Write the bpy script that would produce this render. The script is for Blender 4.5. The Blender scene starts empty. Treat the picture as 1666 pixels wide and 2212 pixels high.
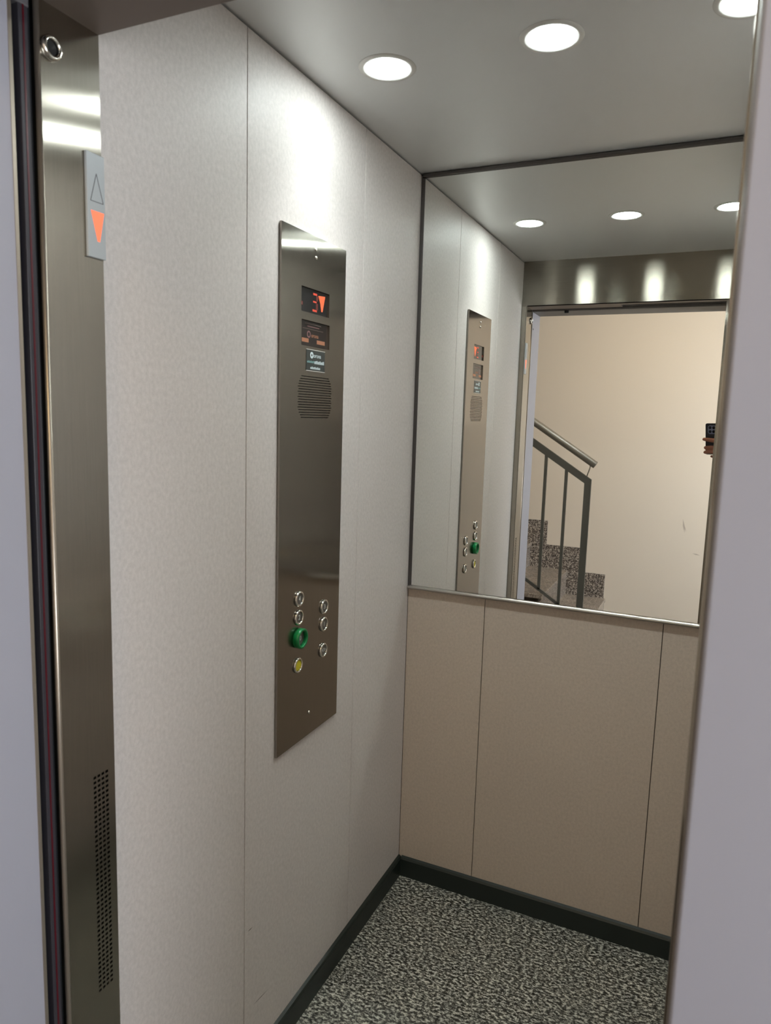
import bpy, bmesh, math, random
from mathutils import Vector, Matrix
random.seed(7)
S = bpy.context.scene
COL = S.collection

# ------------------------------------------------------------------ camera
CAM = Vector((0.8351, -2.03, 1.5061))
CR = Vector((0.90857684, 0.41664706, 0.02988896))
CU = Vector((-0.08282097, 0.10954944, 0.99052491))
CF = Vector((-0.40942497, 0.90244343, -0.13404120))
cd = bpy.data.cameras.new('camera')
cam = bpy.data.objects.new('camera', cd)
COL.objects.link(cam)
m = Matrix.Identity(4)
for i in range(3):
    m[i][0] = CR[i]; m[i][1] = CU[i]; m[i][2] = -CF[i]; m[i][3] = CAM[i]
cam.matrix_world = m
cd.sensor_fit = 'HORIZONTAL'
cd.sensor_width = 36.0
cd.lens = 1541.0 * 36.0 / 1666.0
cd.clip_start = 0.01
cd.clip_end = 50
cd.dof.use_dof = True
cd.dof.focus_distance = 2.4
cd.dof.aperture_fstop = 11.0
S.camera = cam

# ------------------------------------------------------------------ world, exposure
w = bpy.data.worlds.new('world'); S.world = w; w.use_nodes = True
w.node_tree.nodes['Background'].inputs[0].default_value = (0.5, 0.55, 0.65, 1)
w.node_tree.nodes['Background'].inputs[1].default_value = 0.05
S.view_settings.view_transform = 'Standard'
S.view_settings.look = 'None'
S.view_settings.gamma = 1.0
S.view_settings.use_curve_mapping = False
S.view_settings.exposure = 0.0
S.cycles.use_denoising = True
S.cycles.max_bounces = 14
S.cycles.diffuse_bounces = 6
S.cycles.glossy_bounces = 10
S.cycles.sample_clamp_indirect = 0.0
S.cycles.blur_glossy = 0.0
DOWN = 92.0            # downlight diffuser radiance
BEAM = 0.80             # downlight beam power (W)
FILL = 17.5             # glow of the added fill panel on the landing
LAND = 21.0           # landing ceiling lamps (W)

# ------------------------------------------------------------------ materials
def srgb(r, g, b):
    f = lambda c: (c / 255) / 12.92 if c / 255 <= 0.04045 else ((c / 255 + 0.055) / 1.055) ** 2.4
    return (f(r), f(g), f(b), 1)

def mat(name, col, rough=0.5, metal=0.0, **kw):
    mt = bpy.data.materials.new(name); mt.use_nodes = True
    b = mt.node_tree.nodes['Principled BSDF']
    b.inputs['Base Color'].default_value = col if len(col) == 4 else (*col, 1)
    b.inputs['Roughness'].default_value = rough
    b.inputs['Metallic'].default_value = metal
    for k, v in kw.items():
        b.inputs[k.replace('_', ' ')].default_value = v
    return mt

def nd(mt, t, **kw):
    n = mt.node_tree.nodes.new(t)
    for k, v in kw.items(): setattr(n, k, v)
    return n

def link(mt, a, b): mt.node_tree.links.new(a, b)

def coords(mt, scale=(1, 1, 1)):
    g = nd(mt, 'ShaderNodeNewGeometry')
    mp = nd(mt, 'ShaderNodeMapping'); mp.inputs['Scale'].default_value = scale
    link(mt, g.outputs['Position'], mp.inputs['Vector'])
    return mp.outputs['Vector']

def noise(mt, scale, detail=4, vec=(1, 1, 1), rough=0.6):
    n = nd(mt, 'ShaderNodeTexNoise'); n.inputs['Scale'].default_value = scale
    n.inputs['Detail'].default_value = detail; n.inputs['Roughness'].default_value = rough
    link(mt, coords(mt, vec), n.inputs['Vector'])
    return n.outputs['Fac']

def ramp(mt, fac, stops):
    r = nd(mt, 'ShaderNodeValToRGB')
    e = r.color_ramp.elements
    while len(e) < len(stops): e.new(0.5)
    for i, (p, c) in enumerate(stops):
        e[i].position = p; e[i].color = c if len(c) == 4 else (*c, 1)
    link(mt, fac, r.inputs['Fac'])
    return r.outputs['Color']

def mixc(mt, fac, a, b, mode='MIX'):
    x = nd(mt, 'ShaderNodeMix', data_type='RGBA', blend_type=mode)
    for s, v in ((x.inputs[0], fac), (x.inputs[6], a), (x.inputs[7], b)):
        if hasattr(v, 'is_linked') or isinstance(v, bpy.types.NodeSocket): link(mt, v, s)
        else: s.default_value = v
    return x.outputs[2]

def bsdf(mt): return mt.node_tree.nodes['Principled BSDF']

def bump(mt, h, strength, dist=0.001):
    b = nd(mt, 'ShaderNodeBump'); b.inputs['Strength'].default_value = strength
    b.inputs['Distance'].default_value = dist
    link(mt, h, b.inputs['Height']); link(mt, b.outputs['Normal'], bsdf(mt).inputs['Normal'])

def laminate(name, base, rough):
    mt = mat(name, base, rough, 0.0, Specular_IOR_Level=0.35)
    n1 = noise(mt, 140, 4, (1, 1, 0.8), 0.6); n2 = noise(mt, 520, 3)
    lo = tuple(c * 0.91 for c in base[:3]) + (1,); hi = tuple(min(1, c * 1.06) for c in base[:3]) + (1,)
    c = ramp(mt, n1, [(0.33, lo), (0.67, hi)])
    c2 = ramp(mt, n2, [(0.3, (0.90, 0.90, 0.89, 1)), (0.7, (1, 1, 1, 1))])
    link(mt, mixc(mt, 1.0, c, c2, 'MULTIPLY'), bsdf(mt).inputs['Base Color'])
    bump(mt, n2, 0.12, 0.0004)
    return mt

def steel(name, base, rough, aniso, rot, wavy=0.0, brush=(1, 1, 0.01), uv=True):
    mt = mat(name, base, rough, 1.0, Anisotropic=aniso)
    bs = bsdf(mt); bs.inputs['Anisotropic Rotation'].default_value = rot
    if uv:
        t = nd(mt, 'ShaderNodeTangent', direction_type='UV_MAP'); t.uv_map = 'UVMap'
        link(mt, t.outputs['Tangent'], bs.inputs['Tangent'])
    n = noise(mt, 900, 2, brush)
    lo = tuple(c * 0.93 for c in base[:3]) + (1,)
    link(mt, ramp(mt, n, [(0.35, lo), (0.65, base)]), bs.inputs['Base Color'])
    if wavy:
        bump(mt, noise(mt, 9, 1, (1, 1, 1)), wavy, 0.002)
    return mt

M = {}
M['lam'] = laminate('cream_laminate', srgb(212, 205, 202), 0.5)
M['lam_back'] = laminate('beige_laminate', srgb(192, 178, 164), 0.5)
M['core'] = mat('dark_joint', srgb(45, 40, 35), 0.8)
M['ceil'] = mat('ceiling_lacquer', srgb(216, 217, 217), 0.36, 0.25)
M['steel_v'] = steel('vertical_brushed_steel', srgb(170, 164, 154), 0.17, 1.0, 0.0, 0.0, (1, 1, 0.012))
M['steel_p'] = steel('panel_brushed_steel', srgb(150, 144, 136), 0.14, 1.0, 0.0, 0.12, (1, 1, 0.012))
M['steel_h'] = steel('horizontal_brushed_steel', srgb(150, 144, 134), 0.18, 1.0, 0.25, 0.0, (0.012, 0.012, 1))
M['steel_dark'] = mat('dark_trim_steel', srgb(98, 95, 94), 0.42, 1.0)
M['edge'] = mat('polished_edge', srgb(170, 160, 148), 0.35, 0.8)
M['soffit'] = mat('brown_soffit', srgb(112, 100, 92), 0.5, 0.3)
M['head'] = mat('shaded_frame_head', srgb(112, 107, 104), 0.5)  # head of the lilac frame, its shade put into a darker colour
M['curtain'] = mat('charcoal_plastic', srgb(50, 48, 54), 0.4)
M['trimbar'] = mat('satin_trim', srgb(165, 160, 154), 0.34, 1.0)
M['chrome'] = mat('chrome', srgb(225, 222, 215), 0.12, 1.0)
M['mirror'] = mat('mirror_silver', (0.92, 0.94, 0.91), 0.0, 1.0)
M['rubber'] = mat('black_rubber', srgb(24, 26, 30), 0.45)
M['black'] = mat('black_void', srgb(10, 10, 11), 0.7)
M['greyp'] = mat('grey_plastic', srgb(92, 90, 94), 0.4)
M['redstrip'] = mat('dark_red_strip', srgb(74, 8, 22), 0.3)
M['skirt'] = mat('black_green_skirting', srgb(24, 32, 28), 0.42)
M['frame'] = mat('lilac_grey_paint', srgb(152, 152, 163), 0.45)
bump(M['frame'], noise(M['frame'], 500, 2), 0.08, 0.0004)
M['wall'] = mat('cream_wall_paint', srgb(232, 221, 208), 0.85)
bump(M['wall'], noise(M['wall'], 160, 3), 0.15, 0.001)
# faint rubbed scuffs on the landing wall
M['lceil'] = mat('white_ceiling_paint', srgb(225, 222, 215), 0.9)
M['rail'] = mat('grey_rail_paint', srgb(92, 94, 91), 0.45)
M['handrail'] = mat('light_rail_metal', srgb(140, 136, 126), 0.34, 0.6)

def granite(name, stops, sc, stretch=(1, 1, 1), rough=0.35):
    mt = mat(name, (0.1, 0.1, 0.1, 1), rough)
    n1 = noise(mt, sc, 5, stretch, 0.75)
    n3 = noise(mt, 14, 2)
    c = ramp(mt, n1, stops)
    c2 = ramp(mt, n3, [(0.35, (0.82, 0.84, 0.84, 1)), (0.65, (1, 1, 0.97, 1))])
    link(mt, mixc(mt, 1.0, c, c2, 'MULTIPLY'), bsdf(mt).inputs['Base Color'])
    return mt
M['floor'] = granite('speckled_floor', [(0.38, srgb(24, 24, 23)), (0.46, srgb(50, 50, 46)), (0.52, srgb(118, 117, 109)), (0.59, srgb(196, 194, 184))], 118, (0.75, 1.25, 1))
M['gran'] = granite('pinkish_granite', [(0.42, srgb(44, 38, 36)), (0.48, srgb(96, 86, 82)), (0.53, srgb(164, 152, 144)), (0.60, srgb(216, 206, 198))], 115)
M['tread'] = granite('polished_tread_granite', [(0.36, srgb(120, 110, 104)), (0.5, srgb(165, 153, 145)), (0.65, srgb(205, 196, 188))], 120, rough=0.15)

def emis(name, col, s):
    mt = bpy.data.materials.new(name); mt.use_nodes = True
    b = bsdf(mt); b.inputs['Base Color'].default_value = (0, 0, 0, 1)
    b.inputs['Emission Color'].default_value = col; b.inputs['Emission Strength'].default_value = s
    b.inputs['Roughness'].default_value = 0.4
    return mt
M['lamp'] = emis('downlight_diffuser', (0.90, 1.0, 0.98, 1), DOWN)
M['bezel'] = mat('white_bezel', srgb(214, 213, 208), 0.4, 0.1)
M['red'] = emis('red_led', (1.0, 0.10, 0.05, 1), 0.75)
M['red2'] = emis('orange_red_led', (1.0, 0.16, 0.05, 1), 1.1)
M['reddim'] = emis('dim_red_led', (1.0, 0.12, 0.09, 1), 0.12)
M['arrowlit'] = emis('lit_arrow', (1.0, 0.16, 0.07, 1), 1.6)
M['plate'] = mat('pale_grey_plate', srgb(172, 178, 182), 0.3)
M['screen'] = mat('dark_screen', srgb(34, 33, 34), 0.12)
M['screen2'] = mat('brown_screen', srgb(48, 40, 37), 0.15)
M['tan'] = mat('tan_print', srgb(168, 112, 84), 0.5)
M['mauve'] = mat('mauve_print', srgb(120, 84, 84), 0.5)
M['brownline'] = mat('brown_print', srgb(92, 74, 68), 0.5)
M['signbg'] = mat('sign_dark', srgb(52, 57, 56), 0.35)
M['white'] = mat('white_print', srgb(205, 218, 222), 0.5)
M['teal'] = mat('teal_print', srgb(120, 160, 160), 0.5)
M['linew'] = mat('pale_line', srgb(215, 212, 205), 0.4)
M['green'] = mat('green_plastic', srgb(6, 118, 62), 0.28)
M['yellow'] = mat('yellow_cap', srgb(196, 184, 24), 0.4)
M['cap'] = mat('brushed_cap', srgb(120, 118, 114), 0.35, 0.7)
M['glyph'] = mat('pale_glyph', srgb(190, 196, 194), 0.5)
M['phone'] = mat('black_phone', srgb(16, 16, 19), 0.3)
M['module'] = mat('grey_lens_island', srgb(104, 108, 126), 0.3)
M['lens'] = mat('black_lens', srgb(6, 6, 10), 0.08)
M['skin'] = mat('skin', srgb(138, 90, 70), 0.5, Subsurface_Weight=0.05)
M['nail'] = mat('nail', srgb(200, 150, 130), 0.3)
M['jumper'] = mat('dark_jumper', srgb(52, 54, 64), 0.9)
M['jeans'] = mat('blue_jeans', srgb(44, 54, 78), 0.9)
M['shoe'] = mat('black_shoe', srgb(22, 22, 24), 0.5)
M['hair'] = mat('dark_hair', srgb(32, 24, 20), 0.6)
M['eye'] = mat('eye_white', srgb(225, 222, 216), 0.2)
M['iris'] = mat('dark_iris', srgb(40, 26, 18), 0.2)
M['lip'] = mat('lips', srgb(150, 84, 76), 0.5)
M['ltile'] = granite('landing_floor', [(0.36, srgb(62, 56, 53)), (0.5, srgb(98, 90, 85)), (0.65, srgb(140, 132, 126))], 120, rough=0.3)

# ------------------------------------------------------------------ object helpers
WL = {}
def tag(o, label=None, cat=None, group=None, kind=None):
    if label: o['label'] = label
    if cat: o['category'] = cat
    if group: o['group'] = group
    if kind: o['kind'] = kind
    return o

def empty(name, loc, parent=None):
    o = bpy.data.objects.new(name, None); COL.objects.link(o)
    o.empty_display_size = 0.05
    WL[o] = Vector(loc)
    if parent: o.parent = parent; o.location = Vector(loc) - WL[parent]
    else: o.location = loc
    return o

def boxuv(me):
    uv = me.uv_layers.new(name='UVMap')
    for p in me.polygons:
        n = p.normal; ax = max(range(3), key=lambda i: abs(n[i]))
        for li in p.loop_indices:
            c = me.vertices[me.loops[li].vertex_index].co
            uv.data[li].uv = (c.y, c.z) if ax == 0 else ((c.x, c.z) if ax == 1 else (c.x, c.y))

def obj(name, bm, material, parent=None, smooth=False):
    vs = bm.verts
    lo = Vector([min(v.co[i] for v in vs) for i in range(3)])
    hi = Vector([max(v.co[i] for v in vs) for i in range(3)])
    c = (lo + hi) / 2
    bmesh.ops.translate(bm, verts=vs, vec=-c)
    me = bpy.data.meshes.new(name)
    bmesh.ops.recalc_face_normals(bm, faces=bm.faces)
    bm.to_mesh(me); bm.free()
    me.update(); boxuv(me)
    if smooth:
        for p in me.polygons: p.use_smooth = True
    for mm in (material if isinstance(material, (list, tuple)) else [material]): me.materials.append(mm)
    o = bpy.data.objects.new(name, me); COL.objects.link(o)
    WL[o] = c
    if parent: o.parent = parent; o.location = c - WL[parent]
    else: o.location = c
    return o

def abox(bm, x0, x1, y0, y1, z0, z1, bev=0.0, seg=2):
    r = bmesh.ops.create_cube(bm, size=1.0)
    vs = r['verts']
    for v in vs:
        v.co = Vector(((x0 + x1) / 2 + v.co.x * (x1 - x0), (y0 + y1) / 2 + v.co.y * (y1 - y0), (z0 + z1) / 2 + v.co.z * (z1 - z0)))
    if bev:
        es = list({e for v in vs for e in v.link_edges})
        bmesh.ops.bevel(bm, geom=es, offset=bev, segments=seg, affect='EDGES', profile=0.5)
    return bm

def box(name, x0, x1, y0, y1, z0, z1, mt, parent=None, bev=0.0, seg=2):
    return obj(name, abox(bmesh.new(), x0, x1, y0, y1, z0, z1, bev, seg), mt, parent)

def frame_of(axis):
    a = Vector(axis).normalized()
    h = Vector((0, 0, 1)) if abs(a.z) < 0.9 else Vector((1, 0, 0))
    u = a.cross(h).normalized(); v = a.cross(u).normalized()
    return a, u, v

def alathe(bm, prof, c, axis, seg=32, closed=False):
    a, u, v = frame_of(axis); c = Vector(c)
    rings = []
    for r, h in prof:
        if r < 1e-6: rings.append([bm.verts.new(c + a * h)])
        else: rings.append([bm.verts.new(c + a * h + (u * math.cos(t) + v * math.sin(t)) * r) for t in [2 * math.pi * k / seg for k in range(seg)]])
    pairs = list(zip(rings, rings[1:])) + ([(rings[-1], rings[0])] if closed else [])
    for A, B in pairs:
        for k in range(seg):
            k2 = (k + 1) % seg
            if len(A) == 1 and len(B) == 1: continue
            if len(A) == 1: bm.faces.new((A[0], B[k], B[k2]))
            elif len(B) == 1: bm.faces.new((A[k], B[0], A[k2]))
            else: bm.faces.new((A[k], B[k], B[k2], A[k2]))
    return bm

def atube(bm, pts, r, seg=12, taper=None, caps=True):
    pts = [Vector(p) for p in pts]; rings = []
    prev = None
    for i, p in enumerate(pts):
        d = (pts[min(i + 1, len(pts) - 1)] - pts[max(i - 1, 0)]).normalized()
        if prev is None: _, u, v = frame_of(d)
        else:
            u = (prev - d * prev.dot(d)).normalized(); v = d.cross(u)
        prev = u
        rr = taper[i] if taper else r
        rings.append([bm.verts.new(p + (u * math.cos(t) + v * math.sin(t)) * rr) for t in [2 * math.pi * k / seg for k in range(seg)]])
    for A, B in zip(rings, rings[1:]):
        for k in range(seg): bm.faces.new((A[k], B[k], B[(k + 1) % seg], A[(k + 1) % seg]))
    if caps: bm.faces.new(rings[0]); bm.faces.new(rings[-1][::-1])
    return bm

def aprism(bm, pts2, to3, h0, h1):
    """polygon pts2 extruded between heights h0,h1; to3(a,b,h) -> Vector"""
    A = [bm.verts.new(to3(a, b, h0)) for a, b in pts2]; B = [bm.verts.new(to3(a, b, h1)) for a, b in pts2]
    bm.faces.new(A[::-1]); bm.faces.new(B)
    for k in range(len(A)):
        k2 = (k + 1) % len(A); bm.faces.new((A[k], A[k2], B[k2], B[k]))
    return bm

def plate_holes(bm, y0, y1, z0, z1, x0, x1, holes):
    """plate facing +x with rectangular through holes (a0,a1,b0,b1)"""
    ys = sorted({round(v, 5) for v in [y0, y1] + [h[0] for h in holes] + [h[1] for h in holes]})
    zs = sorted({round(v, 5) for v in [z0, z1] + [h[2] for h in holes] + [h[3] for h in holes]})
    def cut(i, j):
        if i < 0 or j < 0 or i >= len(ys) - 1 or j >= len(zs) - 1: return True
        cy = (ys[i] + ys[i + 1]) / 2; cz = (zs[j] + zs[j + 1]) / 2
        return any(h[0] < cy < h[1] and h[2] < cz < h[3] for h in holes)
    C = {(i, j): cut(i, j) for i in range(-1, len(ys)) for j in range(-1, len(zs))}
    V = {}
    def vert(i, j, s):
        k = (i, j, s)
        if k not in V: V[k] = bm.verts.new((x1 if s else x0, ys[i], zs[j]))
        return V[k]
    for i in range(len(ys) - 1):
        for j in range(len(zs) - 1):
            if C[i, j]: continue
            bm.faces.new([vert(i, j, 1), vert(i + 1, j, 1), vert(i + 1, j + 1, 1), vert(i, j + 1, 1)])
            bm.faces.new([vert(i, j, 0), vert(i, j + 1, 0), vert(i + 1, j + 1, 0), vert(i + 1, j, 0)])
            for di, dj, a, b in ((-1, 0, (i, j), (i, j + 1)), (1, 0, (i + 1, j + 1), (i + 1, j)), (0, -1, (i + 1, j), (i, j)), (0, 1, (i, j + 1), (i + 1, j + 1))):
                if C[i + di, j + dj]:
                    try: bm.faces.new([vert(*a, 0), vert(*a, 1), vert(*b, 1), vert(*b, 0)])
                    except ValueError: pass
    return bm

def text_on_x(name, s, size, y, z, x, mt, parent, depth=0.0003, align='CENTER'):
    """raised lettering on a plane facing +x; reads left to right along +y"""
    cu = bpy.data.curves.new('t', 'FONT'); cu.body = s; cu.size = size; cu.extrude = depth
    cu.align_x = align; cu.align_y = 'CENTER'; cu.resolution_u = 3
    tmp = bpy.data.objects.new('t', cu); COL.objects.link(tmp)
    dg = bpy.context.evaluated_depsgraph_get()
    me = bpy.data.meshes.new_from_object(tmp.evaluated_get(dg))
    bpy.data.objects.remove(tmp); bpy.data.curves.remove(cu)
    bm = bmesh.new(); bm.from_mesh(me); bpy.data.meshes.remove(me)
    for v in bm.verts:
        a, b, c = v.co; v.co = Vector((x + c, y + a, z + b))
    return obj(name, bm, mt, parent)

# ------------------------------------------------------------------ the lift car (x: left wall 0 -> right 1, y: back wall 0 -> front -1.245)
H = 2.206; YF = -1.241; JX = 0.024; HB = 2.0105; OR = 0.8378
tag(box('floor', -0.02, 1.02, YF - 0.1, 0.02, -0.05, 0, M['floor']), 'grey speckled granite-look floor of the lift car', kind='structure')
tag(box('ceiling', -0.03, 1.03, YF - 0.1, 0.03, H, H + 0.03, M['ceil']), 'grey satin ceiling of the lift car', kind='structure')
G = 0.0010
def wall(name, label, kind='structure'):
    e = empty(name, (0, 0, 0)); tag(e, label, kind=kind); return e
wl = wall('wall_left', 'left wall of the lift car in cream laminate panels')
box('backing', -0.030, -0.006, YF - 0.02, 0.012, 0, H, M['core'], wl)
for a, b in ((YF, -0.8625), (-0.8625, -0.3685), (-0.3685, 0.0)):
    box('panel', -0.006, 0.0, a + G, b - (G if b < 0 else 0), 0.0, H - 0.004, M['lam'], wl, 0.0006, 1)
wb = wall('wall_back', 'back wall of the lift car in beige laminate panels')
box('backing', -0.030, 1.030, 0.006, 0.030, 0, H, M['core'], wb)
for a, b in ((0, 0.2515), (0.2515, 0.7535), (0.7535, 1.0)):
    box('panel', a + G, b - G, 0.0, 0.006, 0.0, H - 0.004, M['lam_back'], wb, 0.0006, 1)
wr = wall('wall_right', 'right wall of the lift car in cream laminate panels, hidden behind the door frame')
box('backing', 1.006, 1.030, YF - 0.02, 0.012, 0, H, M['core'], wr)
for a, b in ((YF, -0.8625), (-0.8625, -0.3685), (-0.3685, 0.0)):
    box('panel', 1.0, 1.006, a + G, b - (G if b < 0 else 0), 0.0, H - 0.004, M['lam'], wr, 0.0006, 1)
# skirtings
def skirt_profile(bm, run):
    return bm
def skirting(name, label, fn, L0, L1):
    prof = [(0, 0), (0.011, 0), (0.011, 0.058), (0.007, 0.0635), (0.0, 0.0665)]
    bm = bmesh.new(); aprism(bm, prof, fn, L0, L1)
    tag(obj(name, bm, M['skirt']), label, kind='structure')
skirting('baseboard_left', 'black skirting along the left wall', lambda a, b, h: Vector((a, h, b)), YF, 0)
skirting('baseboard_back', 'black skirting along the back wall', lambda a, b, h: Vector((h, -a, b)), 0.011, 0.989)
skirting('baseboard_right', 'black skirting along the right wall', lambda a, b, h: Vector((1 - a, h, b)), YF, 0)

# front wall of the car: returns, jambs, header
YJ = -1.338
wf = wall('wall_front', 'brushed steel front of the lift car around the doorway')
box('header_panel', 0.0, 1.0, YF - 0.004, YF, HB, H, M['steel_h'], wf)
box('header_core', 0.0, 1.0, YJ, YF - 0.004, HB + 0.004, H, M['core'], wf)
box('header_soffit', JX, 0.424, YJ, YF, HB - 0.0005, HB + 0.004, M['soffit'], wf)
box('header_soffit', 0.424, 1.0, YJ + 0.06, YF, HB - 0.0005, HB + 0.004, M['soffit'], wf)
box('return_panel', 0.0, JX - 0.003, YF - 0.004, YF, 0, HB, M['steel_v'], wf)
vent = []
for r in range(46):
    zc = 0.590 + r * 0.00795
    for c in range(4):
        yc = -1.2807 + c * 0.0078
        vent.append((yc - 0.0027, yc + 0.0027, zc - 0.0021, zc + 0.0021))
bm = bmesh.new(); plate_holes(bm, YJ, YF, 0.0, HB - 0.0005, JX - 0.004, JX, vent)
box('jamb_backing', 0.0, JX - 0.008, YJ, YF - 0.004, 0.0, HB, M['black'], wf)
obj('jamb', bm, M['steel_v'], wf)
bm = bmesh.new(); atube(bm, [(JX - 0.003, YJ - 0.001, 0), (JX - 0.003, YJ - 0.001, HB)], 0.0038, 12); obj('jamb_edge', bm, M['edge'], wf, True)
box('return_panel', OR + 0.004, 1.0, YF - 0.004, YF, 0, HB, M['steel_v'], wf)
box('jamb', OR, OR + 0.004, YJ, YF, 0, HB - 0.0005, M['steel_v'], wf)
box('jamb_backing', OR + 0.004, 1.0, YJ, YF - 0.004, 0.0, HB, M['core'], wf)

# car door, slid open into its pocket on the right
d1 = empty('door_1', (OR, -1.36, 0)); tag(d1, 'open sliding door of the lift car, steel edge on the right', kind='structure')
box('door_leaf', OR + 0.0030, OR + 0.43, -1.364, -1.343, 0.01, 2.03, M['steel_v'], d1, 0.002)
box('door_leaf', OR + 0.0045, OR + 0.43, -1.342, -1.3395, 0.01, 2.03, M['edge'], d1)
box('rubber_seal', OR + 0.0035, OR + 0.010, -1.3665, -1.3645, 0.01, 2.03, M['rubber'], d1)
# landing door, also open
d2 = empty('door_2', (OR, -1.38, 0)); tag(d2, 'open sliding landing door, grey edge on the right', kind='structure')
box('door_leaf', OR + 0.0045, OR + 0.44, -1.3755, -1.3675, 0.01, 2.03, M['edge'], d2, 0.002)
# closing edge on the left side with its seals and light curtain
sl = empty('trim_1', (0, -1.358, 0)); tag(sl, 'black door slot at the left jamb with grey strip and thin red light curtain', kind='structure')
box('slot_back', -0.03, -0.006, -1.375, -1.3425, 0, 2.06, M['black'], sl)
box('seal', 0.002, 0.015, -1.3470, -1.3435, 0, 2.0, M['rubber'], sl, 0.001)
box('light_curtain', -0.002, 0.017, -1.3615, -1.3480, 0, 2.0, M['curtain'], sl, 0.001)
box('red_strip', 0.017, 0.0176, -1.3560, -1.3535, 0, 2.0, M['redstrip'], sl)
box('seal', -0.004, 0.010, -1.3715, -1.3635, 0, 1.992, M['rubber'], sl, 0.002)
box('bracket', 0.000, 0.018, -1.371, -1.346, 1.994, 2.03, M['greyp'], sl, 0.002)

# painted landing door frame
FX = 0.018; FY0, FY1 = -1.535, -1.376; FRX = 0.8404
fr = empty('trim_2', (0.4, -1.44, 0)); tag(fr, 'lilac-grey painted steel door frame of the landing', kind='structure')
box('jamb', FX - 0.10, FX, FY0, FY1, 0, 2.006, M['frame'], fr, 0.002)
box('jamb', FRX, FRX + 0.22, FY0, FY1, 0, 2.006, M['frame'], fr, 0.002)
box('strike_strip', FRX - 0.0005, FRX + 0.002, FY0 + 0.012, FY1 - 0.001, 0, 2.004, M['soffit'], fr)
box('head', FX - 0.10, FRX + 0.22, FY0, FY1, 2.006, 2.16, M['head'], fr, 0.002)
box('edge_bead', FX - 0.002, FX + 0.0012, FY1 - 0.002, FY1 + 0.003, 0, 2.004, M['edge'], fr)
bm = bmesh.new(); alathe(bm, [(0, 0.0), (0.004, 0.0), (0.004, 0.0012), (0.0, 0.0016)], (FX, -1.402, 1.930), (1, 0, 0), 16); obj('bolt', bm, M['rubber'], fr)
box('door_stop', 0.165, 0.185, -1.383, -1.371, 1.996, 2.008, M['rubber'], fr, 0.002)
hb = empty('trim_3', (0.4, -1.365, 2.0)); tag(hb, 'dark door track above the doorway', kind='structure')
box('track', 0.0, 1.0, -1.375, -1.3385, 2.022, 2.10, M['black'], hb)
box('track_rail', 0.424, 0.99, -1.370, -1.285, 2.016, 2.021, M['rubber'], hb)
# sill between car and landing
si = empty('trim_4', (0.43, -1.38, 0)); tag(si, 'grooved metal door sill', kind='structure')
for k in range(6):
    box('sill_rib', 0.0, 1.0, -1.386 + k * 0.009 - 0.006, -1.386 + k * 0.009, -0.012, 0.0, M['steel_dark'], si)
box('sill_base', 0.0, 1.0, -1.54, -1.338, -0.03, -0.012, M['steel_dark'], si)

# ------------------------------------------------------------------ landing
YW = -3.47
tag(box('wall_front_landing', -3.0, FX - 0.10, -1.53, -1.376, 0, 2.6, M['wall']), 'cream landing wall left of the lift door', kind='structure')
tag(box('wall_front_landing', FRX + 0.22, 2.4, -1.53, -1.376, 0, 2.6, M['wall']), 'cream landing wall right of the lift door', kind='structure')
tag(box('wall_front_landing', FX - 0.10, FRX + 0.22, -1.53, -1.376, 2.16, 2.6, M['wall']), 'cream landing wall above the lift door', kind='structure')
tag(box('wall_opposite', -3.0, 2.4, YW - 0.1, YW, 0, 2.6, M['wall']), 'cream wall of the stairwell facing the lift', kind='structure')
tag(box('wall_side_left', -3.1, -3.0, YW - 0.1, -1.36, 0, 2.6, M['wall']), 'cream end wall of the stairwell', kind='structure')
tag(box('wall_side_right', 2.4, 2.5, YW - 0.1, -1.36, 0, 2.6, M['wall']), 'cream end wall of the landing', kind='structure')
tag(box('ceiling_landing', -3.1, 2.5, YW - 0.1, -1.36, 2.6, 2.65, M['lceil']), 'white ceiling over the landing', kind='structure')
tag(box('floor_landing', -3.1, 2.5, YW - 0.1, -1.54, -0.05, 0, M['ltile']), 'polished stone floor of the landing', kind='structure')

# staircase rising to the left along the opposite wall
RISE = 0.1855; TREAD = 0.29; X1 = 0.183; YR = -2.60
st = empty('staircase', (X1, YR, 0)); tag(st, 'granite staircase with stepped wall skirting opposite the lift, seen in the mirror', 'stairs', kind='structure')
for k in range(8):
    xr = X1 - k * TREAD; z0 = k * RISE
    box('riser', xr - 0.02, xr, YW + 0.001, YR + 0.02, z0, z0 + RISE - 0.03, M['gran' if k else 'tread'], st)
    box('tread', xr - TREAD - 0.02, xr + 0.008, YW + 0.001, YR + 0.03, z0 + RISE - 0.03, z0 + RISE, M['tread'], st, 0.004)
xe = [0.177, 0.032, -0.275, -0.55, -0.84, -1.13, -1.42, -1.71, -2.0]
for k in range(8):
    z0 = (k + 1) * RISE
    a = [(xe[k], z0), (xe[k], z0 + RISE * 0.985), (xe[k + 1], z0 + RISE * 0.985), (xe[k + 1], z0)]
    x0n = X1 - (k + 1) * TREAD
    poly = [(x0n, z0), (xe[k], z0), (xe[k], z0 + RISE * 0.98), (xe[k + 1] + 0.0015, z0 + RISE * 0.98), (xe[k + 1] + 0.0015, z0 + RISE), (x0n, z0 + RISE)]
    if x0n > xe[k + 1]: poly = [(xe[k + 1], z0), (xe[k], z0), (xe[k], z0 + RISE), (xe[k + 1], z0 + RISE)]
    bm = bmesh.new(); aprism(bm, poly, lambda a, b, h: Vector((a, h, b)), YW, YW + 0.012)
    obj('skirting_tile', bm, M['gran'], st)
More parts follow.
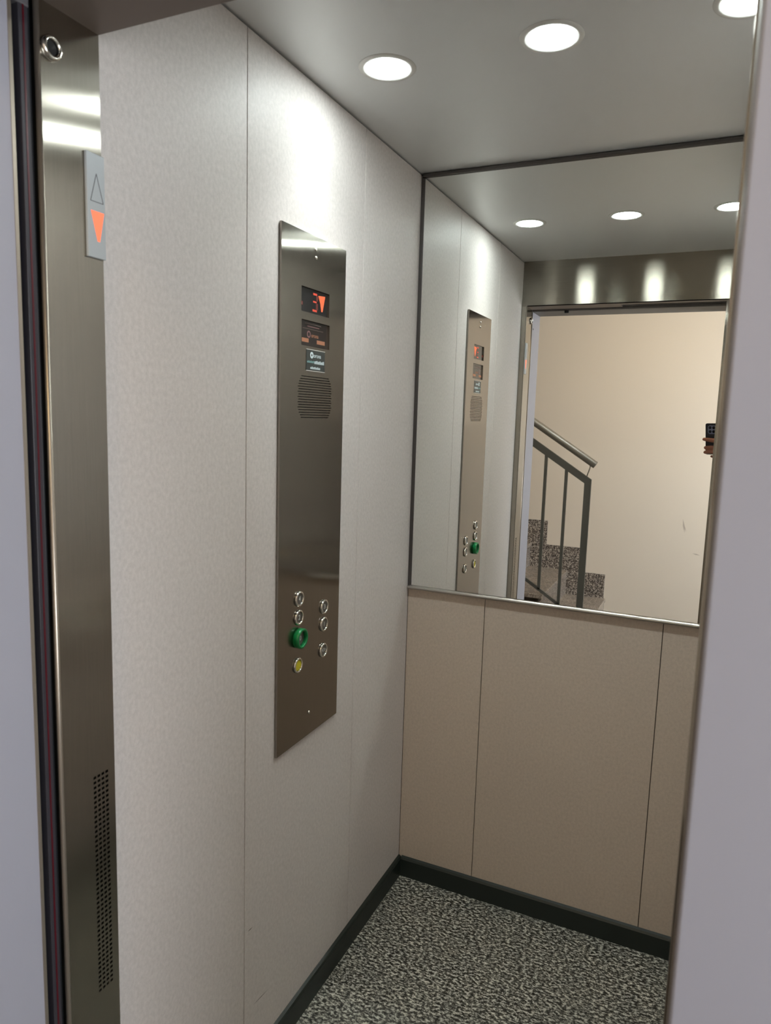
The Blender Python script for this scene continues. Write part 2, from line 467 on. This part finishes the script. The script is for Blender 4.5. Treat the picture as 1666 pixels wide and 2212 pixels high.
# under the flight: closing side panel below the treads
bm = bmesh.new()
aprism(bm, [(X1 - 0.03, 0), (X1 - 0.03, RISE - 0.03), (X1 - 8 * TREAD, 8 * RISE - 0.04), (X1 - 8 * TREAD, 0)], lambda a, b, h: Vector((a, h, b)), YR - 0.03, YR + 0.0)
for v in bm.verts: v.co.z = max(0, v.co.z - (0.12 if v.co.z > 0.01 else 0))
obj('side_panel', bm, M['wall'], st)

# stair railing
SL = RISE / TREAD
rl = empty('stair_railing', (0.155, YR, 0)); tag(rl, 'dark grey metal stair railing with balusters, seen in the mirror', 'railing')
PX = 0.1415; PZ = 1.144            # outer top corner of the post (x right face, z)
def zr(x): return PZ + (PX + 0.016 - x) * SL
bm = bmesh.new()
yy0, yy1 = YR - 0.010, YR + 0.010; yp0, yp1 = YR - 0.0094, YR + 0.0094
to = lambda a, b, h: Vector((a, h, b))
PXL = PX - 0.026
aprism(bm, [(PXL, 0.19), (PX + 0.016, 0.19), (PX + 0.016, PZ), (PXL, PZ - 0.02)], to, yp0, yp1)
obj('post', bm, M['rail'], rl)
bm = bmesh.new()
x2 = -2.0
aprism(bm, [(PX + 0.016, PZ - 0.0), (PX + 0.016, PZ - 0.052), (x2, zr(x2) - 0.052), (x2, zr(x2))], to, yy0, yy1)
obj('top_rail', bm, M['rail'], rl)
def zb(x): return 0.327 + (-0.022 - x) * SL
bm = bmesh.new()
aprism(bm, [(PX - 0.01, zb(PX - 0.01) - 0.011), (PX - 0.01, zb(PX - 0.01) + 0.011), (x2, zb(x2) + 0.011), (x2, zb(x2) - 0.011)], to, YR - 0.008, YR + 0.008)
obj('bottom_rail', bm, M['rail'], rl)
for k in range(15):
    xb = -0.001 - k * 0.1335
    bm = bmesh.new()
    aprism(bm, [(xb - 0.0095, zb(xb)), (xb + 0.0095, zb(xb)), (xb + 0.0095, zr(xb) - 0.03), (xb - 0.0095, zr(xb) - 0.03)], to, YR - 0.008, YR + 0.008)
    obj('baluster', bm, M['rail'], rl)
def zh(x): return 1.236 + (0.176 - x) * SL
bm = bmesh.new(); atube(bm, [(0.176, YR, zh(0.176)), (-2.0, YR, zh(-2.0))], 0.0235, 16)
obj('handrail', bm, M['handrail'], rl, True)
for xk in (0.135, -0.75, -1.6):
    bm = bmesh.new(); atube(bm, [(xk + 0.01, YR, zh(xk + 0.01)), (xk + 0.008, YR, zh(xk) - 0.045), (xk - 0.012, YR, zr(xk) - 0.008)], 0.0035, 8)
    obj('bracket', bm, M['handrail'], rl, True)

# ------------------------------------------------------------------ mirror
mr = empty('wall_mirror', (0.5, 0, 0.97)); tag(mr, 'large frameless wall mirror with steel edge trims filling the upper back wall', 'mirror')
MB, MT = 0.983, 2.193
box('glass', 0.012, 0.988, -0.0035, 0.0, MB, MT, M['mirror'], mr)
box('trim_strip', 0.003, 0.997, -0.010, 0.0, 2.1935, 2.2040, M['steel_dark'], mr, 0.002)
bm = bmesh.new()
aprism(bm, [(0.0 + 0.0105 * (1 - math.cos(t)) * 0 - 0.0155 * math.sin(t), 0.976 + 0.0068 * math.cos(t)) for t in [math.pi * k / 10 for k in range(11)]],
       lambda a, b, h: Vector((h, a, b)), 0.003, 0.997)
obj('trim_strip', bm, M['trimbar'], mr)
box('trim_strip', 0.0005, 0.0115, -0.005, 0.0, MB, 2.1935, M['steel_dark'], mr, 0.001)
box('trim_strip', 0.9885, 0.9995, -0.005, 0.0, MB, 2.1935, M['steel_dark'], mr, 0.001)

# ------------------------------------------------------------------ downlights
for i, x in enumerate((0.170, 0.503, 0.832)):
    e = empty('downlight', (x, -0.6205, H))
    tag(e, ['round recessed ceiling downlight nearest the left wall', 'round recessed ceiling downlight in the middle of the row of three',
            'round recessed ceiling downlight partly cut off by the right door frame'][i], 'light', 'ceiling downlights in the lift car')
    c = (x, -0.6205, H)
    bm = bmesh.new(); alathe(bm, [(0.0445, 0.0), (0.0455, -0.0022), (0.052, -0.0030), (0.0585, -0.0012), (0.0590, 0.0)], c, (0, 0, 1), 48, True)
    obj('bezel', bm, M['bezel'], e, True)
    bm = bmesh.new(); alathe(bm, [(0.0, -0.0008), (0.0443, -0.0008), (0.0443, 0.0), (0.0, 0.0)], c, (0, 0, 1), 48)
    obj('diffuser', bm, M['lamp'], e)
    ld = bpy.data.lights.new('downlight_beam', 'AREA'); ld.shape = 'DISK'; ld.size = 0.086; ld.energy = BEAM
    ld.color = (0.94, 1.0, 0.98); ld.spread = math.radians(90)
    lo = bpy.data.objects.new('downlight_beam', ld); COL.objects.link(lo); lo.parent = e; lo.location = (0, 0, -0.0045)

# ------------------------------------------------------------------ handrail of the car (right wall)
hr = empty('handrail', (0.95, -0.7, 0.88)); tag(hr, 'steel handrail tube on the right wall of the lift car, seen only in reflections', 'handrail')
bm = bmesh.new(); atube(bm, [(0.995, -0.20, 0.875), (0.965, -0.20, 0.875), (0.95, -0.215, 0.875), (0.95, -1.085, 0.875), (0.965, -1.10, 0.875), (0.995, -1.10, 0.875)], 0.016, 14)
obj('rail', bm, M['chrome'], hr, True)
for y in (-0.20, -1.10):
    bm = bmesh.new(); alathe(bm, [(0, 0), (0.026, 0), (0.026, 0.004), (0.016, 0.007), (0, 0.007)], (1.0, y, 0.875), (-1, 0, 0), 24); obj('flange', bm, M['chrome'], hr, True)

# ------------------------------------------------------------------ control panel
PY0, PY1, PZ0, PZ1 = -0.7530, -0.4740, 0.7395, 1.8900
PXF = 0.0065
cp = empty('control_panel', (0, (PY0 + PY1) / 2, PZ0)); tag(cp, 'tall brushed steel control panel with push buttons and red floor display on left wall', 'control panel')
holes = [(-0.6735, -0.5510, 1.7245, 1.7770), (-0.6715, -0.5475, 1.6525, 1.7075)]
ns = 17
for k in range(ns):
    z = 1.5865 - k * (0.090 / (ns - 1)) * 1.0
    d = min(k, ns - 1 - k)
    e_ = [0.014, 0.010, 0.005, 0.0][min(d, 3)] + (0.003 if (k % 2 and d > 2) else 0)
    holes.append((-0.6835 + e_, -0.5330 - e_, z - 0.0009, z + 0.0009))
bm = bmesh.new(); plate_holes(bm, PY0, PY1, PZ0, PZ1, 0.0014, PXF, holes)
obj('faceplate', bm, M['steel_p'], cp)
box('backing', 0.0002, 0.0012, PY0 + 0.002, PY1 - 0.002, PZ0 + 0.002, PZ1 - 0.002, M['black'], cp)
# floor display
h = holes[0]
sc = box('display_window', 0.0013, 0.0022, h[0] + 0.0004, h[1] - 0.0004, h[2] + 0.0004, h[3] - 0.0004, M['screen'], cp)
XD = 0.0024
def dbar(y0, y1, z0, z1, mt, name='digit_segment', p=sc):
    return box(name, 0.0022, XD, y0, y1, z0, z1, mt, p)
dbar(-0.617, -0.600, 1.7660, 1.7705, M['red']); dbar(-0.617, -0.602, 1.7500, 1.7535, M['red']); dbar(-0.619, -0.600, 1.7305, 1.7350, M['red'])
dbar(-0.6035, -0.5955, 1.7545, 1.7655, M['reddim']); dbar(-0.6045, -0.5955, 1.7355, 1.7495, M['reddim'])
bm = bmesh.new(); aprism(bm, [(-0.5945, 1.7675), (-0.5635, 1.7700), (-0.5690, 1.7520), (-0.5745, 1.7345), (-0.5800, 1.7345), (-0.5850, 1.7520)], lambda a, b, hh: Vector((hh, a, b)), 0.0022, XD)
obj('down_arrow', bm, M['red2'], sc)
dbar(-0.6725, -0.6610, 1.7385, 1.7460, M['reddim'], 'status_lamp')
# information window
h = holes[1]
s2 = box('information_window', 0.0013, 0.0022, h[0] + 0.0004, h[1] - 0.0004, h[2] + 0.0004, h[3] - 0.0004, M['screen2'], cp)
dbar(-0.650, -0.580, 1.7010, 1.7022, M['brownline'], 'print_line', s2)
dbar(-0.640, -0.588, 1.6950, 1.6972, M['mauve'], 'print_line', s2)
dbar(-0.660, -0.570, 1.6900, 1.6909, M['brownline'], 'print_line', s2)
bm = bmesh.new(); alathe(bm, [(0.0045, 0), (0.0078, 0), (0.0078, 0.0002), (0.0045, 0.0002)], (0.0022, -0.6335, 1.6790), (1, 0, 0), 20, True); obj('print_emblem', bm, M['mauve'], s2)
text_on_x('print_word', 'orona', 0.013, -0.607, 1.6775, 0.0023, M['tan'], s2, 0.0001)
for a, b in ((-0.663, -0.634), (-0.598, -0.562)):
    bm = bmesh.new(); abox(bm, 0.0022, 0.0024, a, b, 1.6610, 1.6695); obj('print_block', bm, M['tan'], s2)
# maker's sign
sg = box('maker_sign', PXF, PXF + 0.0006, -0.6505, -0.5690, 1.5995, 1.6460, M['signbg'], cp)
box('border_line', PXF + 0.0006, PXF + 0.0009, -0.6515, -0.5680, 1.6452, 1.6464, M['linew'], sg)
box('border_line', PXF + 0.0006, PXF + 0.0009, -0.6515, -0.5680, 1.5991, 1.6003, M['linew'], sg)
bm = bmesh.new(); alathe(bm, [(0.0028, 0), (0.0072, 0), (0.0072, 0.0003), (0.0028, 0.0003)], (PXF + 0.0006, -0.6275, 1.6340), (1, 0, 0), 20, True); obj('emblem_ring', bm, M['white'], sg)
text_on_x('sign_word', 'orona', 0.0135, -0.603, 1.6335, PXF + 0.0008, M['white'], sg, 0.0002)
def strokes(name, y0, y1, zc, hgt, n, mt):
    bm = bmesh.new(); wv = (y1 - y0) / n
    for k in range(n):
        ya = y0 + k * wv; hh = hgt * (0.75 + 0.25 * ((k * 7) % 3) / 2)
        abox(bm, PXF + 0.0006, PXF + 0.0008, ya, ya + wv * 0.72, zc - hgt / 2, zc - hgt / 2 + hh)
    obj(name, bm, mt, sg)
strokes('small_print', -0.6470, -0.6170, 1.6195, 0.0050, 9, M['teal'])
strokes('small_print', -0.6155, -0.5715, 1.6195, 0.0075, 9, M['white'])
strokes('small_print', -0.6330, -0.5890, 1.6065, 0.0055, 11, M['white'])
# little chrome fittings
for nm, y, z, r in (('indicator_stud', -0.6155, 1.8622, 0.0035), ('indicator_stud', -0.6140, 1.8450, 0.0045), ('fixing_screw', -0.6145, 0.7955, 0.0040)):
    bm = bmesh.new(); alathe(bm, [(r, 0), (r, 0.001), (r * 0.7, 0.0026), (0, 0.0032)], (PXF, y, z), (1, 0, 0), 16); obj(nm, bm, M['chrome'], cp, True)
# push buttons
def button(y, z, mark, kind='plain'):
    R0 = 0.0178
    bm = bmesh.new()
    if kind == 'green':
        R0 = 0.0235
        alathe(bm, [(R0, 0), (R0, 0.0125), (R0 - 0.002, 0.0140), (R0 - 0.0055, 0.0140), (R0 - 0.0065, 0.0125), (R0 - 0.0065, 0.0)], (PXF, y, z), (1, 0, 0), 40, True)
    else:
        alathe(bm, [(R0, 0), (R0, 0.003), (R0 - 0.001, 0.0048), (R0 - 0.0030, 0.0055), (R0 - 0.0045, 0.0048), (R0 - 0.0050, 0.0)], (PXF, y, z), (1, 0, 0), 40, True)
    b = obj('push_button', bm, M['green'] if kind == 'green' else M['chrome'], cp, True)
    if kind == 'green': b['label'] = 'push button with raised green collar'
    if kind == 'yellow': b['label'] = 'push button with yellow alarm cap'
    bm = bmesh.new(); rc = R0 - (0.0068 if kind == 'green' else 0.0055)
    d = 0.006 if kind == 'green' else 0.0030
    alathe(bm, [(rc, 0), (rc, d - 0.0006), (rc - 0.0008, d), (0, d)], (PXF, y, z), (1, 0, 0), 32)
    obj('cap', bm, M['yellow'] if kind == 'yellow' else M['cap'], b)
    if mark:
        text_on_x('numeral', mark, 0.0165, y, z, PXF + d + 0.0002, M['glyph'], b, 0.0003)
    return b
button(-0.6680, 1.0865, '4'); button(-0.6688, 1.0430, '2'); button(-0.6680, 0.9945, '0', 'green'); button(-0.6700, 0.9300, None, 'yellow')
button(-0.5518, 1.0410, '3'); button(-0.5525, 0.9975, '1'); button(-0.5528, 0.9320, '<>')

# ------------------------------------------------------------------ things on the left jamb
ar = empty('direction_indicator', (JX, -1.2554, 1.7120)); tag(ar, 'pale plate with up arrow and lit red down arrow on the steel jamb', 'indicator')
bm = bmesh.new(); abox(bm, JX, JX + 0.0045, -1.2719, -1.2396, 1.7125, 1.8514, 0.0008, 1); obj('plate', bm, M['plate'], ar)
XA = JX + 0.0045
bm = bmesh.new()
def aseg(p, q, wd):
    p = Vector(p); q = Vector(q); d = (q - p).normalized(); n = Vector((-d.y, d.x)) * wd / 2
    aprism(bm, [tuple(p - n), tuple(p + n), tuple(q + n), tuple(q - n)], lambda a, b, hh: Vector((hh, a, b)), XA, XA + 0.0003)
aseg((-1.2659, 1.7878), (-1.2549, 1.8252), 0.0010); aseg((-1.2549, 1.8252), (-1.2434, 1.7878), 0.0010); aseg((-1.2659, 1.7878), (-1.2434, 1.7878), 0.0010)
obj('up_arrow', bm, M['greyp'], ar)
bm = bmesh.new(); aprism(bm, [(-1.2659, 1.7752), (-1.2424, 1.7752), (-1.2509, 1.7353), (-1.2549, 1.7353)], lambda a, b, hh: Vector((hh, a, b)), XA, XA + 0.0003)
o = obj('down_arrow', bm, M['arrowlit'], ar); o['label'] = 'lit red down arrow'
ks = empty('key_switch', (JX, -1.3229, 1.9575)); tag(ks, 'round chrome key switch high on the steel jamb', 'switch')
bm = bmesh.new(); alathe(bm, [(0.0150, 0), (0.0150, 0.004), (0.0135, 0.0065), (0.0108, 0.0070), (0.0095, 0.0055), (0.0090, 0.0)], (JX, -1.3219, 1.9575), (1, 0, 0), 40, True); obj('ring', bm, M['chrome'], ks, True)
bm = bmesh.new(); alathe(bm, [(0.0090, 0), (0.0085, 0.0025), (0.0, 0.0025)], (JX, -1.3219, 1.9575), (1, 0, 0), 32); obj('barrel', bm, M['black'], ks)

# ------------------------------------------------------------------ smartphone (held just behind the viewpoint) and the person holding it
L0 = Vector((0.8312, -2.0415, 1.4940))
def LP(a, b, c): return L0 + CR * a + CU * b + CF * c     # right, up, towards the mirror
def lbox(bm, a0, a1, b0, b1, c0, c1, rad, n=6):
    pts = []
    for cx, cy, t0 in ((a1 - rad, b1 - rad, 0), (a0 + rad, b1 - rad, 90), (a0 + rad, b0 + rad, 180), (a1 - rad, b0 + rad, 270)):
        for k in range(n + 1):
            t = math.radians(t0 + 90 * k / n); pts.append((cx + rad * math.cos(t), cy + rad * math.sin(t)))
    return aprism(bm, pts, lambda a, b, c: LP(a, b, c), c0, c1)
ph = empty('smartphone', LP(-0.005, -0.14, -0.008)); tag(ph, 'black smartphone with square grey four-lens camera island, held up in the mirror', 'phone')
bm = bmesh.new(); lbox(bm, -0.0435, 0.0325, -0.1400, 0.0220, -0.0105, -0.0020, 0.008); obj('body', bm, M['phone'], ph)
isl_c = (-0.0095, -0.0100)
bm = bmesh.new(); lbox(bm, isl_c[0] - 0.0215, isl_c[0] + 0.0215, isl_c[1] - 0.0225, isl_c[1] + 0.0225, -0.0020, -0.0005, 0.012); isl = obj('camera_island', bm, M['module'], ph)
for a in (-0.0095, 0.0095):
    for b in (-0.0100, 0.0100):
        bm = bmesh.new(); alathe(bm, [(0.0078, 0), (0.0078, 0.0008), (0.0, 0.0008)], LP(isl_c[0] + a, isl_c[1] + b, -0.0005), CF, 24); obj('lens', bm, M['lens'], isl)
bm = bmesh.new(); lbox(bm, -0.0415, 0.0305, -0.1380, 0.0200, -0.0109, -0.0105, 0.006); obj('screen', bm, M['screen'], ph)

def capsule(bm, pts, rad, flat=None):
    pts = [Vector(p) for p in pts]
    for i, p in enumerate(pts):
        bmesh.ops.create_icosphere(bm, subdivisions=3, radius=rad[i], matrix=Matrix.Translation(p))
    for i in range(len(pts) - 1):
        d = pts[i + 1] - pts[i]
        if d.length < 1e-5: continue
        q = d.to_track_quat('Z', 'Y').to_matrix().to_4x4()
        bmesh.ops.create_cone(bm, cap_ends=True, segments=24, radius1=rad[i], radius2=rad[i + 1], depth=d.length,
                              matrix=Matrix.Translation((pts[i] + pts[i + 1]) / 2) @ q)
def ellip(bm, c, r, rotz=0.0):
    bmesh.ops.create_icosphere(bm, subdivisions=4, radius=1.0, matrix=Matrix.Translation(c) @ Matrix.Rotation(rotz, 4, 'Z') @ Matrix.Diagonal((*r, 1)))
def fused(name, bm, voxel, mt, parent, smooth_it=4):
    me = bpy.data.meshes.new(name); bm.to_mesh(me); bm.free()
    t = bpy.data.objects.new(name, me); COL.objects.link(t)
    r = t.modifiers.new('r', 'REMESH'); r.mode = 'VOXEL'; r.voxel_size = voxel; r.use_smooth_shade = True
    s = t.modifiers.new('s', 'SMOOTH'); s.factor = 0.5; s.iterations = smooth_it
    dg = bpy.context.evaluated_depsgraph_get()
    me2 = bpy.data.meshes.new_from_object(t.evaluated_get(dg))
    bpy.data.objects.remove(t); bpy.data.meshes.remove(me)
    b2 = bmesh.new(); b2.from_mesh(me2); bpy.data.meshes.remove(me2)
    return obj(name, b2, mt, parent, True)

pe = empty('person', (1.12, -2.42, 0))
tag(pe, 'person hidden behind right door frame, only fingers round the black phone show in mirror', 'person')
FD = Vector((-0.41, 0.91, 0)).normalized(); RT = Vector((FD.y, -FD.x, 0)); UP = Vector((0, 0, 1))
PC = Vector((1.13, -2.44, 0))
def PP(r, f, z): return PC + RT * r + FD * f + UP * z
face_rz = math.atan2(FD.y, FD.x) - math.pi / 2
sR = PP(0.165, 0.0, 1.40); sL = PP(-0.165, 0.0, 1.40)
elR = Vector((1.135, -2.245, 1.175)); wrR = LP(0.088, -0.150, -0.012)
elL = PP(-0.215, -0.03, 1.10); wrL = PP(-0.205, 0.06, 0.86)
bm = bmesh.new()
# legs, torso, neck, head
for s in (-1, 1):
    capsule(bm, [PP(s * 0.09, 0, 0.88), PP(s * 0.095, 0.01, 0.50), PP(s * 0.10, -0.01, 0.09)], [0.085, 0.055, 0.038])
    capsule(bm, [PP(s * 0.10, -0.03, 0.05), PP(s * 0.115, 0.14, 0.035)], [0.04, 0.032])
ellip(bm, PP(0, 0, 0.95), (0.165, 0.11, 0.12), face_rz)
ellip(bm, PP(0, 0, 1.12), (0.14, 0.10, 0.18), face_rz)
ellip(bm, PP(0, 0, 1.30), (0.165, 0.11, 0.17), face_rz)
capsule(bm, [sL, PP(0, 0, 1.42), sR], [0.055, 0.07, 0.055])
capsule(bm, [PP(0, 0, 1.42), PP(0, 0.015, 1.52)], [0.058, 0.052])
HC = PP(0, 0.03, 1.615)
ellip(bm, HC, (0.074, 0.093, 0.112), face_rz)
ellip(bm, PP(0, 0.065, 1.555), (0.050, 0.05, 0.045), face_rz)
capsule(bm, [PP(0, 0.118, 1.625), PP(0, 0.138, 1.592)], [0.008, 0.013])
for s in (-1, 1): ellip(bm, PP(s * 0.077, 0.02, 1.605), (0.010, 0.018, 0.030), face_rz)
# arms
capsule(bm, [sR, elR, wrR], [0.052, 0.040, 0.027]); capsule(bm, [sL, elL, wrL], [0.052, 0.040, 0.027])
# right hand: palm beside the phone, four fingers across its back, thumb over the screen
kn = [LP(0.052, -0.066, 0.002), LP(0.055, -0.092, 0.004), LP(0.055, -0.117, 0.003), LP(0.052, -0.139, 0.0)]
for p_, r_ in zip(kn, (0.0125, 0.0125, 0.012, 0.011)):
    capsule(bm, [p_, p_.lerp(wrR, 0.5), wrR], [r_, 0.016, 0.022])
def finger(k, pts, rad): capsule(bm, [k] + pts, rad)
finger(kn[0], [LP(0.020, -0.066, 0.0125), LP(-0.018, -0.062, 0.0100), LP(-0.047, -0.059, 0.0085)], [0.0125, 0.0118, 0.0108, 0.0088])
finger(kn[1], [LP(0.022, -0.102, 0.0130), LP(-0.012, -0.101, 0.0110), LP(-0.039, -0.1035, 0.0060)], [0.0122, 0.0112, 0.0108, 0.0098])
finger(kn[2], [LP(0.022, -0.121, 0.0125), LP(-0.012, -0.1245, 0.0110), LP(-0.042, -0.1275, 0.0060)], [0.0115, 0.0105, 0.0100, 0.0092])
finger(kn[3], [LP(0.026, -0.1465, 0.0110), LP(0.004, -0.1490, 0.0080), LP(-0.012, -0.1490, -0.001)], [0.0105, 0.0092, 0.0085, 0.0070])
capsule(bm, [LP(0.070, -0.118, -0.018), LP(0.052, -0.080, -0.024), LP(0.025, -0.058, -0.0225), LP(0.004, -0.044, -0.0205)], [0.017, 0.0125, 0.0105, 0.0085])
# left hand hanging
lk = [wrL + RT * 0.004 * 0 + FD * (0.022 - 0.018 * i) + UP * (-0.085) for i in range(4)]
for i, p_ in enumerate(lk):
    capsule(bm, [wrL, p_], [0.022, 0.0125])
    L = (0.075, 0.083, 0.077, 0.06)[i]
    capsule(bm, [p_, p_ - UP * L * 0.5 + RT * 0.006, p_ - UP * L + RT * 0.022], [0.0110, 0.0098, 0.0078])
capsule(bm, [wrL + FD * 0.02 - UP * 0.02, wrL + FD * 0.048 - UP * 0.055 + RT * 0.01, wrL + FD * 0.052 - UP * 0.09 + RT * 0.016], [0.015, 0.012, 0.009])
body = fused('body', bm, 0.0042, M['skin'], pe, 2)
# clothes
bm = bmesh.new()
ellip(bm, PP(0, 0, 0.97), (0.178, 0.125, 0.12), face_rz); ellip(bm, PP(0, 0, 1.12), (0.158, 0.118, 0.19), face_rz); ellip(bm, PP(0, 0, 1.30), (0.180, 0.125, 0.165), face_rz)
capsule(bm, [sL, PP(0, 0, 1.40), sR], [0.066, 0.085, 0.066])
capsule(bm, [sR, elR, elR.lerp(wrR, 0.80)], [0.066, 0.053, 0.038]); capsule(bm, [sL, elL, elL.lerp(wrL, 0.88)], [0.066, 0.053, 0.036])
fused('jumper', bm, 0.009, M['jumper'], pe)
bm = bmesh.new()
ellip(bm, PP(0, 0, 0.92), (0.175, 0.125, 0.13), face_rz)
for s in (-1, 1): capsule(bm, [PP(s * 0.092, 0, 0.88), PP(s * 0.097, 0.01, 0.50), PP(s * 0.10, -0.01, 0.10)], [0.098, 0.072, 0.060])
fused('trousers', bm, 0.009, M['jeans'], pe)
for s in (-1, 1):
    bm = bmesh.new()
    capsule(bm, [PP(s * 0.10, -0.045, 0.048), PP(s * 0.112, 0.08, 0.046), PP(s * 0.12, 0.165, 0.036)], [0.047, 0.045, 0.036])
    for v in bm.verts: v.co.z = max(0.001, v.co.z)
    fused('shoe', bm, 0.007, M['shoe'], pe)
bm = bmesh.new()
ellip(bm, HC - FD * 0.012 + UP * 0.018, (0.083, 0.094, 0.110), face_rz)
for v in bm.verts:
    d = v.co - HC
    if d.dot(FD) > 0.035 and d.z < 0.070: v.co -= FD * (d.dot(FD) - 0.035)
obj('hair', bm, M['hair'], pe, True)
for s in (-1, 1):
    bm = bmesh.new(); ellip(bm, PP(s * 0.031, 0.105, 1.622), (0.013, 0.012, 0.010), face_rz); ey = obj('eye', bm, M['eye'], pe, True)
    bm = bmesh.new(); ellip(bm, PP(s * 0.031, 0.1145, 1.621), (0.0055, 0.0035, 0.0055), face_rz); obj('iris', bm, M['iris'], ey, True)
    bm = bmesh.new(); capsule(bm, [PP(s * 0.045, 0.108, 1.645), PP(s * 0.018, 0.118, 1.647)], [0.003, 0.004]); obj('eyebrow', bm, M['hair'], pe, True)
bm = bmesh.new(); ellip(bm, PP(0, 0.114, 1.560), (0.024, 0.007, 0.007), face_rz); obj('mouth', bm, M['lip'], pe, True)

# ------------------------------------------------------------------ landing ceiling lamps
def landlamp(x, y, power, col, size, label):
    e = empty('ceiling_lamp', (x, y, 2.6)); tag(e, label, 'light')
    bm = bmesh.new(); alathe(bm, [(size, 0.0), (size, -0.02), (size * 0.9, -0.03), (0, -0.036)], (x, y, 2.6), (0, 0, 1), 40)
    bm2 = emis('landing_lamp_glass', col, power)
    obj('lamp_glass', bm, bm2, e, True)
landlamp(0.55, -2.35, LAND, (1.0, 0.72, 0.32, 1), 0.15, 'round ceiling lamp on the landing in front of the lift, out of view')

# added cool fill panel in window form, out of view to the right
wn = empty('fill_panel_1', (2.4, -2.15, 0.90)); tag(wn, 'added fill light panel in window form at the end of the landing, out of view', kind='structure')
M['fill'] = emis('added_fill_glow', (0.90, 0.95, 1.0, 1), FILL)
box('glow_sheet', 2.385, 2.39, -2.75, -1.85, 0.95, 1.85, M['fill'], wn)
for a in ((-2.80, -2.75, 0.90, 1.90), (-1.85, -1.80, 0.90, 1.90), (-2.75, -1.85, 0.90, 0.95), (-2.75, -1.85, 1.85, 1.90)):
    box('fill_panel_frame', 2.37, 2.40, a[0], a[1], a[2], a[3], M['lceil'], wn, 0.003)

# scratches on the laminate and rubbed marks on the landing wall
M['scratch'] = mat('dark_scratch', srgb(70, 62, 55), 0.8)
M['scuff'] = mat('grey_scuff', srgb(196, 184, 172), 0.9)
def mark(name, p, q, wd, fn, mt, parent, t):
    p = Vector(p); q = Vector(q); d = (q - p).normalized(); n = Vector((-d.y, d.x)) * wd / 2; c = (p + q) / 2
    bm = bmesh.new(); aprism(bm, [tuple(p), tuple(c - n), tuple(q), tuple(c + n)], fn, 0.0, t)
    obj(name, bm, mt, parent)
fx = lambda a, b, h: Vector((h, a, b))
mark('scratch', (-0.8301, 0.1848), (-0.7674, 0.1767), 0.0016, fx, M['scratch'], wl, 0.0001)
mark('scratch', (-0.8507, 0.3806), (-0.8317, 0.3796), 0.0022, fx, M['scratch'], wl, 0.0001)
wo = bpy.data.objects['wall_opposite']
fy = lambda a, b, h: Vector((a, YW + h, b))
mark('scuff', (0.684, 0.835), (0.702, 0.735), 0.012, fy, M['scuff'], wo, 0.0002)
mark('scuff', (0.692, 0.800), (0.712, 0.742), 0.006, fy, M['scuff'], wo, 0.0002)
mark('scuff', (0.765, 0.593), (0.816, 0.584), 0.010, fy, M['scuff'], wo, 0.0002)
